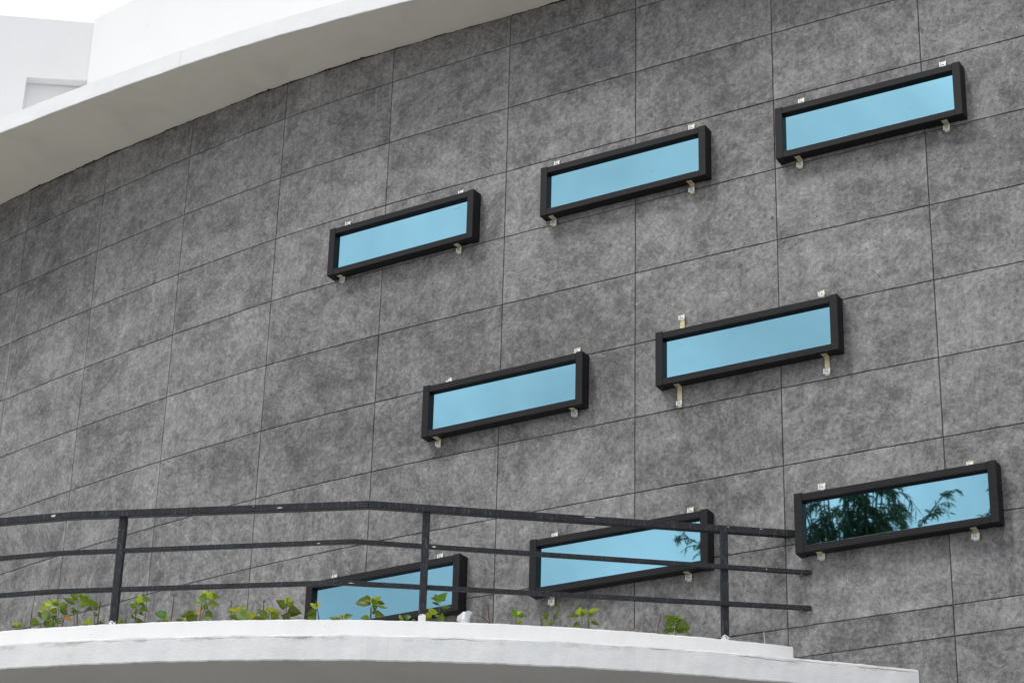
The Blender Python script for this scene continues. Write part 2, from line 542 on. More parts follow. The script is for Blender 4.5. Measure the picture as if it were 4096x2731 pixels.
def sweep(sa, sb, n, prof, fpos, close=False, jit=0.0, seed=0):
    """Sweep a profile [(offset, z)] along the curve fpos(s, off, z)."""
    rnd = random.Random(seed)
    V, F = [], []
    m = len(prof)
    for i in range(n + 1):
        s = sa + (sb - sa) * i / n
        for (o, z) in prof:
            zz = z(s) if callable(z) else z
            oo = o(s) if callable(o) else o
            if jit:                                   # gently wavy hand-plastered faces, slightly ragged edges
                k = len(V) % m
                oo += jit * (math.sin(s * 9.1 + k * 1.7 + seed) + 0.7 * math.sin(s * 23.0 + k * 0.9) + 0.5 * math.sin(s * 61.0 + k)) * 0.6
                zz += jit * (math.sin(s * 13.7 + seed) + 0.8 * math.sin(s * 37.0 + 2.0) + 0.6 * math.sin(s * 89.0)) * 0.6 + rnd.uniform(-jit, jit) * 0.35
            p = fpos(s, oo, zz)
            V.append(p)
    for i in range(n):
        for k in range(m if close else m - 1):
            a, b = i * m + k, i * m + (k + 1) % m
            F.append((a, a + m, b + m, b))
    if close:
        F.append(tuple(range(m)))
        F.append(tuple(n * m + k for k in reversed(range(m))))
    return V, F

# wall backing (the recessed joints show this surface)
V, F = sweep(-7.9, 12.9, 150, [(-0.30, 0.0), (-0.010, 0.0), (-0.010, lambda s: soffit_z(s) + 0.02), (-0.30, lambda s: soffit_z(s) + 0.02)], wpt, True)
backing = part('wall', pydata('wall', V, F, M_GROOVE))
backing['label'] = 'curved wall of dark grey trowelled plaster panels'

# wall panels
GAP, CH, DEP = 0.0030, 0.003, 0.012
def panel_mesh(i, z0, z1, zc):
    """Curved slab with chamfered edges for column i; z0, z1 may vary along s (top course under the eave)."""
    sc = i + 0.5
    M = local_frame(sc, zc)
    Mi = M.inverted()
    g, c = GAP / PW, CH / PW
    N = 12
    rj = random.Random(i * 31 + int(zc * 100))
    us = [i + g, i + g] + [i + g + c + (1 - 2 * g - 2 * c) * k / N for k in range(N + 1)] + [i + 1 - g, i + 1 - g]
    V, F = [], []
    nz = 6
    for a, u in enumerate(us):
        b0 = (z0(u) if callable(z0) else z0) + GAP + rj.uniform(-0.0014, 0.0014)
        b1 = (z1(u) if callable(z1) else z1) - GAP + rj.uniform(-0.0014, 0.0014)
        ring_u = 0 if a in (0, len(us) - 1) else (1 if a in (1, len(us) - 2) else 2)
        for b, z in enumerate((b0, b0, b0 + CH, b1 - CH, b1, b1)):
            ring_z = (0, 1, 2, 2, 1, 0)[b]
            d = (-DEP, -CH, 0.0)[min(ring_u, ring_z)]
            V.append(Mi @ wpt(u, d, z))
    for a in range(len(us) - 1):
        for b in range(nz - 1):
            F.append((a * nz + b, (a + 1) * nz + b, (a + 1) * nz + b + 1, a * nz + b + 1))
    return pydata('wall_panel', V, F, M_PLASTER), M

for i in range(-6, 11):
    shared = None
    for k in range(0, 13):
        zt = Z1 - ROW * (k - 1)
        zb = zt - ROW
        if k == 0:                                    # course cut off by the soffit
            me, M = panel_mesh(i, zb, lambda u: soffit_z(u) + 0.004, zb + 0.23)
            part('wall_panel', me, backing, M)
        elif k == 10 and i in (7, 8):                 # course split by a narrow make-up strip
            for a, b in ((zt, zt - 0.215), (zt - 0.215, zb)):
                me, M = panel_mesh(i, b, a, (a + b) / 2)
                part('wall_panel', me, backing, M)
        else:
            if shared is None:
                shared, _ = panel_mesh(i, zb, zt, (zb + zt) / 2)
            part('wall_panel', shared, backing, local_frame(i + 0.5, (zb + zt) / 2))

# eave: curved slab with fascia and soffit
def overhang(s): return max(0.50, 0.955 - 0.083 * s)
FH = 0.17
def eave_curve(s, o, z): return wpt(s, o, z)
eave = empty('eave', (0, 0, 0), building)
WORLD[eave.name] = Matrix.Translation((-2, 17, soffit_z(2)))
eave.matrix_local = BI @ WORLD[eave.name]
def vpart(name, V, F, mats, parent, **kw):
    """World-space vertices -> part with its own local origin at the parent's origin."""
    return part(name, pydata(name, V, F, mats, **kw), parent)
V, F = sweep(-7.9, 12.5, 200, [(-0.008, lambda s: soffit_z(s)), (lambda s: overhang(s) * 0.5, lambda s: soffit_z(s)), (lambda s: overhang(s) - 0.012, lambda s: soffit_z(s))], eave_curve)
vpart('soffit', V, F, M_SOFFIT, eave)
V, F = sweep(-7.9, 12.5, 700, [(lambda s: overhang(s) - 0.012, lambda s: soffit_z(s)), (lambda s: overhang(s) - 0.003, lambda s: soffit_z(s) - 0.003), (overhang, lambda s: soffit_z(s) + 0.004), (overhang, lambda s: soffit_z(s) + FH * 0.5),
      (overhang, lambda s: soffit_z(s) + FH - 0.006), (lambda s: overhang(s) - 0.01, lambda s: soffit_z(s) + FH), (-3.0, lambda s: soffit_z(s) + FH)], eave_curve, jit=0.0016, seed=5)
vpart('fascia', V, F, M_EAVE, eave)
# ragged dark paint edge where the wall colour laps onto the soffit
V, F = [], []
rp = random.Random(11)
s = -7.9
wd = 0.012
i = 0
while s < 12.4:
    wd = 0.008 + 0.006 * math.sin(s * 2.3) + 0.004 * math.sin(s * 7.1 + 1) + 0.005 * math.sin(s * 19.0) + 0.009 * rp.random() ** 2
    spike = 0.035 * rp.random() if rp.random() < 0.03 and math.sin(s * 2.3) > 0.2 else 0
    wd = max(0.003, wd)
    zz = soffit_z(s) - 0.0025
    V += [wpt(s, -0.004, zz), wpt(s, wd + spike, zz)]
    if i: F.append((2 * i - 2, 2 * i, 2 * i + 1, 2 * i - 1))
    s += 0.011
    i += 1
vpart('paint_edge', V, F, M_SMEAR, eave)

# upper storey walls behind the eave
def prism(quad, z0, z1):
    V = [(x, y, z) for z in (z0, z1) for x, y in quad]
    F = [(3, 2, 1, 0), (4, 5, 6, 7)] + [(k, (k + 1) % 4, 4 + (k + 1) % 4, 4 + k) for k in range(4)]
    return V, F
def off_line(p, ang, d, out): return (p[0] + d * math.cos(ang) + out * math.sin(ang), p[1] + d * math.sin(ang) - out * math.cos(ang))
CR = (-4.646, 21.0)
ar = math.atan2(20.614 - 21.0, -4.189 + 4.646)
Vr, Fr = prism([off_line(CR, ar, 0, 0), off_line(CR, ar, 14, 0), off_line(CR, ar, 14, -0.25), off_line(CR, ar, -0.0, -0.25)], 10.9 + CAMZ, 13.491 + CAMZ)
V2 = []
bm = bmesh.new()
vs = [bm.verts.new(p) for p in Vr]
for f in Fr: bm.faces.new([vs[k] for k in f])
bmesh.ops.bevel(bm, geom=list(bm.edges), offset=0.012, segments=2, affect='EDGES')
upper = part('upper_wall', bm_mesh('upper_wall', bm, M_WHITE_UP))
al = R(5.928)
CL = (-4.656, 21.0)
def lw(d, out=0): return off_line(CL, al, -d, out)
ZT, ZN = 13.44 + CAMZ, 12.695 + CAMZ
bm = bmesh.new()
ring = [(-0.05, ZN), (-0.05, ZT), (9.0, ZT), (9.0, 10.9 + CAMZ), (0.632, 10.9 + CAMZ), (0.632, ZN)]
fr = [bm.verts.new((*lw(d, 0.0), z)) for d, z in ring]
bk = [bm.verts.new((*lw(d, -0.13), z)) for d, z in ring]
bm.faces.new(fr)
bm.faces.new(list(reversed(bk)))
for k in range(6):
    bm.faces.new((fr[k], fr[(k + 1) % 6], bk[(k + 1) % 6], bk[k]))
bmesh.ops.bevel(bm, geom=list(bm.edges), offset=0.010, segments=2, affect='EDGES')
tower = part('upper_wall', bm_mesh('upper_wall', bm, M_WHITE_UP))
tower['label'] = 'white upper wall with a shallow recessed niche'
Vn, Fn = prism([lw(-0.05, -0.135), lw(9.0, -0.135), lw(9.0, -0.4), lw(-0.05, -0.4)], 10.9 + CAMZ, ZT - 0.02)
part('niche_back', pydata('niche_back', Vn, Fn, M_WHITE_UP), tower)

# ------------------------------------------------------------------ balcony slab and parapet
balcony = empty('balcony', (0, 0, 0), building)
WORLD[balcony.name] = Matrix.Translation((-0.4, 14.2, 4.25 + CAMZ))
balcony.matrix_local = BI @ WORLD[balcony.name]
ZU, ZL, ZB = 4.70 + CAMZ, 4.42 + CAMZ, 4.247 + CAMZ
def arc(xc, yc, r):
    def f(x, o, z):
        y = yc - math.sqrt(max(0.01, r * r - (x - xc) ** 2))
        d = Vector((x - xc, y - yc)).normalized()
        return Vector((x + d.x * o, y + d.y * o, z))
    return f
up = arc(-0.5096, 23.9189, 9.3303)
_lo = arc(-0.3887, 24.1174, 10.0927)
def lo(x, o, z): return _lo(x, o + 0.045 * max(0.0, min(1.0, (x - 1.4) / 1.2)) ** 2, z)
V, F = sweep(-7.0, 1.985, 560, [(-0.14, ZL - 0.01), (-0.14, ZU - 0.003), (-0.012, ZU), (-0.002, ZU - 0.003), (0, ZU - 0.012), (0, ZU - 0.10), (0, ZL - 0.02)], up, jit=0.0015, seed=2)
vpart('parapet', V, F, M_BAND_U, balcony)
V, F = sweep(-7.0, 2.95, 620, [(-0.75, ZL), (-0.014, ZL), (-0.003, ZL - 0.003), (0, ZL - 0.012), (0, (ZL + ZB) / 2), (0, ZB + 0.006), (-0.006, ZB - 0.002), (-0.016, ZB)], lo, jit=0.0016, seed=8)
vpart('slab_edge', V, F, M_BAND_L, balcony)
# soffit of the slab, reaching back to the wall
V, F = [], []
n = 160
for i in range(n + 1):
    x = -7.0 + 9.95 * i / n
    a = lo(x, -0.016, ZB)
    # matching point on the wall line, by parameter
    s = -3.4 + (7.78 + 3.4) * i / n
    b = wpt(s, -0.02, ZB)
    for k in range(5):
        V.append(a.lerp(b, k / 4))
for i in range(n):
    for k in range(4):
        p = i * 5 + k
        F.append((p, p + 1, p + 6, p + 5))
vpart('soffit', V, F, M_BSOFF, balcony)
# soil of the planting strip behind the parapet
V, F = [], []
rp = random.Random(4)
for i in range(n + 1):
    x = -7.0 + 8.9 * i / n
    a = up(x, -0.13, ZU - 0.06)
    s = -3.4 + (6.90 + 3.4) * i / n
    b = wpt(s, 0.004, ZU - 0.10)
    for k in range(9):
        p = a.lerp(b, (k / 8) ** 1.6)
        V.append((p.x, p.y, p.z + (rp.uniform(-0.02, 0.02) if 0 < k < 8 else 0)))
for i in range(n):
    for k in range(8):
        p = i * 9 + k
        F.append((p, p + 9, p + 10, p + 1))
so = vpart('soil', V, F, M_SOIL, balcony)
V, F = [], []
for i in range(n + 1):                                # unseen pale floor behind the planting strip, added to bounce light onto the wall
    a = up(-7.0 + 8.9 * i / n, -0.48, ZU - 0.055)
    b = wpt(-3.4 + (6.90 + 3.4) * i / n, 0.002, ZU - 0.055)
    if (b - a).y < 0.05 or b.x < a.x - 6: a = b.copy()
    V += [a, b, a - Vector((0, 0, 0.06))]
for i in range(n):
    F += [(3 * i, 3 * i + 3, 3 * i + 4, 3 * i + 1), (3 * i, 3 * i + 2, 3 * i + 5, 3 * i + 3)]
vpart('floor', V, F, M_BAND_U, balcony)

# ------------------------------------------------------------------ strip windows
WIN = [  # s0, s1, z0, z1
    (3.582, 4.800, 8.445, 8.880), (5.324, 6.553, 8.477, 8.906), (7.042, 8.273, 8.454, 8.885), (4.450, 5.667, 6.782, 7.214),
    (6.188, 7.416, 6.800, 7.229), (7.096, 8.325, 5.322, 5.756), (5.304, 6.536, 5.336, 5.762), (3.582, 4.796, 5.315, 5.755)]
BRK = [
    [(3.685, 8.943), (4.645, 8.937), (3.666, 8.427), (4.647, 8.408)],
    [(5.41, 8.969), (6.422, 8.973), (5.393, 8.439), (6.418, 8.421)],
    [(7.2, 8.949), (8.145, 8.953), (7.175, 8.408), (8.144, 8.417)],
    [(4.611, 7.258), (5.59, 7.271), (4.543, 6.74), (5.574, 6.758)],
    [(6.34, 7.356), (7.289, 7.303), (6.318, 6.666), (7.306, 6.684)],
    [(7.248, 5.815), (8.154, 5.791), (7.23, 5.308), (8.16, 5.276)],
    [(5.446, 5.799), (6.39, 5.808), (5.43, 5.291), (6.374, 5.308)],
    [(3.757, 5.793), (4.596, 5.798), (3.70, 5.28), (4.62, 5.28)]]
WLAB = {4: 'strip window held by long yellow zinc straps', 5: 'strip window mirroring dark tree foliage, right of the railing end',
        6: 'strip window crossed by the railing, foliage mirrored in its corner', 7: 'strip window half hidden behind parapet and plants'}
FD, ST, RL = 0.10, 0.060, 0.052

def bracket_mesh(dz, tilt, seed):
    """Clip plate with side lips and a screw; a zinc strap joins it to the frame edge dz away. Local: Y inward, so -Y faces the street."""
    rnd = random.Random(seed)
    bm = bmesh.new()
    rs = rnd.uniform(0.85, 1.08)
    w, h = 0.0185 * rs, 0.0205 * rs
    T = Matrix.Rotation(tilt, 4, 'Y')
    add_box(bm, -w, w, -0.012, -0.009, -h, h, 0.0008, 0, T)
    for sx in (-1, 1):
        add_box(bm, sx * w - 0.0015, sx * w + 0.0015, -0.022, -0.009, -h, h, 0.0006, 0, T)
        add_box(bm, sx * (w + 0.004) - 0.004, sx * (w + 0.004) + 0.004, -0.0225, -0.0205, -h, h, 0.0005, 0, T)
    add_tube(bm, [(0, -0.0115, 0), (0, -0.0145, 0), (0, -0.0165, 0)], [0.0058, 0.0058, 0.0038], 10, 2)
    # strap along the wall to the frame edge, then folded under / over the frame
    e = -dz
    lo_, hi_ = sorted((0.0 + (0.03 if dz > 0 else -0.03), e))
    add_box(bm, -0.019, 0.019, -0.0085, -0.0055, lo_, hi_, 0.0006, 1)
    t0 = e + (0.0015 if dz > 0 else -0.0015)
    add_box(bm, -0.021, 0.021, -0.072, -0.0055, min(t0, t0 + (0.0025 if dz > 0 else -0.0025)), max(t0, t0 + (0.0025 if dz > 0 else -0.0025)), 0.0006, 1)
    add_box(bm, -0.009, 0.009, -0.046, -0.036, t0 - 0.004, t0 + 0.004, 0.0006, 2)
    return bm_mesh('bracket', bm, [M_CLIP, M_ZINC, M_SCREW])

for wi, (s0, s1, z0, z1) in enumerate(WIN):
    sc, zc = (s0 + s1) / 2, (z0 + z1) / 2 + CAMZ
    hw, hh = (s1 - s0) / 2 * PW, (z1 - z0) / 2
    M = local_frame(sc, zc)
    win = bpy.data.objects.new('window', None)
    win.empty_display_size = 0.2
    col.objects.link(win)
    win.parent = building
    win.matrix_local = BI @ M
    WORLD[win.name] = M.copy()
    if wi in WLAB: win['label'] = WLAB[wi]
    rnd = random.Random(100 + wi)
    for sx in (-1, 1):
        bm = bmesh.new()
        xo, xi = sx * hw, sx * (hw - ST)
        ex = 0.004 + 0.003 * rnd.random()
        add_box(bm, min(xo, xi), max(xo, xi), -FD, -0.052, -hh - 0.002, hh + ex, 0.0025)
        xo2 = sx * (hw - 0.0035)
        add_box(bm, min(xo2, xi), max(xo2, xi), -0.0515, -0.046, -hh + 0.003, hh, 0.0)
        add_box(bm, min(xo + sx * 0.002, xi), max(xo + sx * 0.002, xi), -0.0455, 0.015, -hh - 0.001, hh + ex * 0.7, 0.0025)
        # hollow end of the extrusion, seen from below
        add_box(bm, min(xo, xi) + 0.010, max(xo, xi) - 0.010, -FD + 0.012, -0.062, -hh - 0.0035, -hh - 0.001, 0.0005)
        mesh_obj('stile', bm_mesh('stile', bm, M_FRAME), win)
    for sz in (-1, 1):
        bm = bmesh.new()
        zo, zi = sz * hh, sz * (hh - RL)
        add_box(bm, -hw + ST, hw - ST, -FD + 0.0025, -0.050, min(zo, zi), max(zo, zi), 0.002)
        add_box(bm, -hw + ST, hw - ST, -0.0495, 0.015, min(zo * 0.985, zi), max(zo * 0.985, zi), 0.002)
        zb = sz * (hh - RL - 0.004)
        add_box(bm, -hw + ST, hw - ST, -0.066, -0.056, min(zi, zb), max(zi, zb), 0.001)
        mesh_obj('rail', bm_mesh('rail', bm, M_FRAME), win)
    bm = bmesh.new()
    add_box(bm, -hw + ST - 0.004, hw - ST + 0.004, -0.061, -0.050, -hh + RL - 0.004, hh - RL + 0.004, 0.0)
    mesh_obj('pane', bm_mesh('pane', bm, M_GLASS), win)
    for bi, (bs, bz) in enumerate(BRK[wi]):
        bz += CAMZ
        edge = (zc + hh) if bi < 2 else (zc - hh)
        tilt = rnd.uniform(-0.06, 0.06)
        if wi == 3 and bi == 0: tilt = -0.45
        if wi == 4 and bi == 1: tilt = -0.18
        me = bracket_mesh(bz - edge, tilt, wi * 4 + bi)
        part('bracket', me, win, local_frame(bs, bz))

# ------------------------------------------------------------------ railing
railing = empty('railing', (-0.55, 14.63, ZU - 0.01))
tag(railing, 'dark blue-black square-tube railing with three bars along the white balcony', 'railing')
RI = Matrix.Translation(railing.location).inverted()
def bar(name, a, b, h, mat, trim=0.0):
    a, b = Vector(a), Vector(b)
    d = b - a
    L = d.length
    ang = math.atan2(d.y, d.x)
    tilt = math.atan2(d.z, math.hypot(d.x, d.y))
    M = Matrix.Translation((a + b) / 2) @ Matrix.Rotation(ang, 4, 'Z') @ Matrix.Rotation(-tilt, 4, 'Y')
    bm = bmesh.new()
    add_box(bm, -L / 2 - trim, L / 2 + trim, -h / 2, h / 2, -h / 2, h / 2, h * 0.07)
    o = mesh_obj(name, bm_mesh(name, bm, mat), railing, RI @ M)
    return o
def shift(pts): return [Vector((x, y, z + CAMZ)) for x, y, z in pts]
TOP = shift([(-6.9, 16.45, 5.51), (-5.2, 15.62, 5.508), (-3.0352, 14.95, 5.5086), (-0.9456, 14.57, 5.5065), (1.9874, 14.92, 5.5082)])
MID = shift([(-6.9, 16.45, 5.235), (-5.2, 15.63, 5.230), (-3.0956, 14.97, 5.2379), (-1.0391, 14.585, 5.245), (2.0732, 14.85, 5.2052)])
LOW = shift([(-6.9, 16.45, 4.966), (-5.2, 15.64, 4.966), (-3.1248, 14.985, 4.9632), (-1.1276, 14.60, 4.9541), (2.0656, 14.85, 4.9496)])
for nm, pts, h in (('top_rail', TOP, 0.050), ('middle_rail', MID, 0.030), ('lower_rail', LOW, 0.030)):
    for i in range(len(pts) - 1):
        a, b = pts[i], pts[i + 1]
        if i == len(pts) - 2: b = b + (b - a).normalized() * 0.03
        bar(nm, a, b, h, M_RAIL, 0.002)
for (x, y, zt) in ((-5.05, 15.58, 5.485), (-2.668, 14.90, 5.485), (-0.553, 14.63, 5.485), (1.5045, 14.84, 5.482)):
    z0, z1 = ZU - 0.015, zt + CAMZ
    bm = bmesh.new()
    add_box(bm, -0.025, 0.025, -0.025, 0.025, 0, z1 - z0, 0.003)
    ang = 0.10 if x > 0 else (-0.17 if x < -2 else -0.02)
    po = mesh_obj('post', bm_mesh('post', bm, M_POST), railing, RI @ Matrix.Translation((x, y, z0)) @ Matrix.Rotation(ang, 4, 'Z'))
    foot = 0.062 if -1 < x < 0 else 0.030                # how far the white wall paint runs up this post
    po.color = (foot, foot, foot, 1)
for s, z in ((7.10, 5.205), (7.095, 4.95)):
    bm = bmesh.new()
    add_box(bm, -0.028, 0.028, -0.006, -0.0005, -0.026, 0.026, 0.001)
    add_box(bm, -0.020, 0.020, -0.045, -0.006, -0.0175, 0.0175, 0.001)
    mesh_obj('wall_bracket', bm_mesh('wall_bracket', bm, M_ZINC if False else M_SCREW), railing, RI @ local_frame(s, z + CAMZ))

def rail_chip(pts, h, px, py, w, hh, seed):
    """Irregular flake of white overspray stuck on the street face of a rail."""
    rnd = random.Random(seed)
    d = ray(px, py)
    for a, b in zip(pts[:-1], pts[1:]):
        u, v_ = (b - a), d
        det = d.x * u.y - d.y * u.x
        k = (a.x * u.y - a.y * u.x) / det
        x = d.x * k
        if a.x <= x <= b.x:
            nrm = Vector((u.y, -u.x, 0)).normalized()
            t = u.normalized()
            kk = ((a + nrm * (h / 2 + 0.0012)).xy.dot(nrm.xy)) / d.xy.dot(nrm.xy)
            c = Vector((d.x * kk, d.y * kk, 0))
            zc = min(a.z, b.z) + (max(a.z, b.z) - min(a.z, b.z)) * 0.5 + py * 0
            c.z = a.z + (b.z - a.z) * (x - a.x) / (b.x - a.x)
            c.z += max(-h * 0.28, min(h * 0.28, d.z * kk + CAMZ - c.z))
            n = 13
            w, hh = w * 0.75, hh * 0.8
            V = [Vector((0, 0, 0))] + [t * (math.cos(2 * math.pi * i / n) * w / 2 * rnd.uniform(.55, 1.1)) + Vector((0, 0, max(-h * 0.2, min(h * 0.2, math.sin(2 * math.pi * i / n) * hh / 2 * rnd.uniform(.5, 1.1))))) for i in range(n)]
            F = [(0, 1 + i, 1 + (i + 1) % n) for i in range(n)]
            o = mesh_obj('paint_chip', pydata('paint_chip', V, F, M_CHIP), railing, RI @ Matrix.Translation(c))
            return o

# ------------------------------------------------------------------ young plants in the planting strip
F_PX = 9084.86
P_, RO_ = R(24.9173), R(1.5733)
def ray(x, y):
    """Direction in space belonging to a place measured on the 4096 px wide survey picture."""
    u0, v0 = x - 2048, y - 1365.5
    c, s = math.cos(RO_), math.sin(RO_)
    u, v = u0 * c + v0 * s, -u0 * s + v0 * c
    cz = -v / F_PX
    return Vector((u / F_PX, math.cos(P_) - cz * math.sin(P_), math.sin(P_) + cz * math.cos(P_)))
for args in ((TOP, .05, 214, 2062, .055, .030, 1), (TOP, .05, 1119, 2030, .050, .018, 2), (TOP, .05, 2362, 2067, .13, .012, 3), (TOP, .05, 1013, 2024, .010, .010, 9), (MID, .03, 1274, 2174, .040, .009, 4), (MID, .03, 1736, 2186, .042, .016, 5),
             (LOW, .03, 1404, 2331, .060, .008, 6), (TOP, .05, 2913, 2104, .024, .010, 7), (MID, .03, 3066, 2275, .016, .014, 8), (TOP, .05, 3044, 2114, .03, .008, 10)):
    rail_chip(*args)
def strip_point(x, y, back):
    """Measured place -> point on the upright sheet standing `back` metres behind the parapet face."""
    d = ray(x, y)
    yy = 15.0
    for _ in range(6):
        px = d.x / d.y * yy
        yy = 23.9189 - math.sqrt(9.3303 ** 2 - (px + 0.5096) ** 2) + back
    return Vector((d.x / d.y * yy, yy, d.z / d.y * yy + CAMZ))

def leaf_mesh(kind, mat, variant):
    """Ovate leaf, unit length along +Y, folded on its midrib and drooping at the tip."""
    n = 7
    V, F = [], []
    for i in range(n + 1):
        t = i / n
        if variant == 0: w = math.sin(math.pi * t ** 0.72) ** 1.0 * (1 - 0.35 * t * t)
        elif variant == 1: w = math.sin(math.pi * t ** 0.68) ** 0.9
        else: w = math.sin(math.pi * t ** 0.82) ** 1.05 * (1 - 0.25 * t)
        w = max(w, 0.02) * 0.5
        zc = -0.30 * t * t * (0.6 if variant == 1 else 1.0) + 0.10 * t
        rip = 0.02 * math.sin(t * 17 + variant)
        for k, x in enumerate((-1, -0.5, 0, 0.5, 1)):
            V.append((x * w, t, zc + abs(x) * 0.30 * w + (rip if k in (0, 4) else 0)))
    for i in range(n):
        for k in range(4):
            a = i * 5 + k
            F.append((a, a + 1, a + 6, a + 5))
    return pydata('leaf', V, F, mat, smooth=True)
LM = {(c, v): leaf_mesh(c, LEAF[c], v) for c in LEAF for v in range(3)}

Z3 = (100, 2330, 600 / 2352)
Z6 = (600, 2330, 700 / 2352)
Z7 = (1250, 2330, 700 / 2352)
Z2 = (2100, 2000, 800 / 2352)
Z8 = (1350, 1798, 1400 / 2352)
Z7L = (0, 1798, 1400 / 2352)
def pix(Z, x, y): return (Z[0] + x * Z[2], Z[1] + y * Z[2])

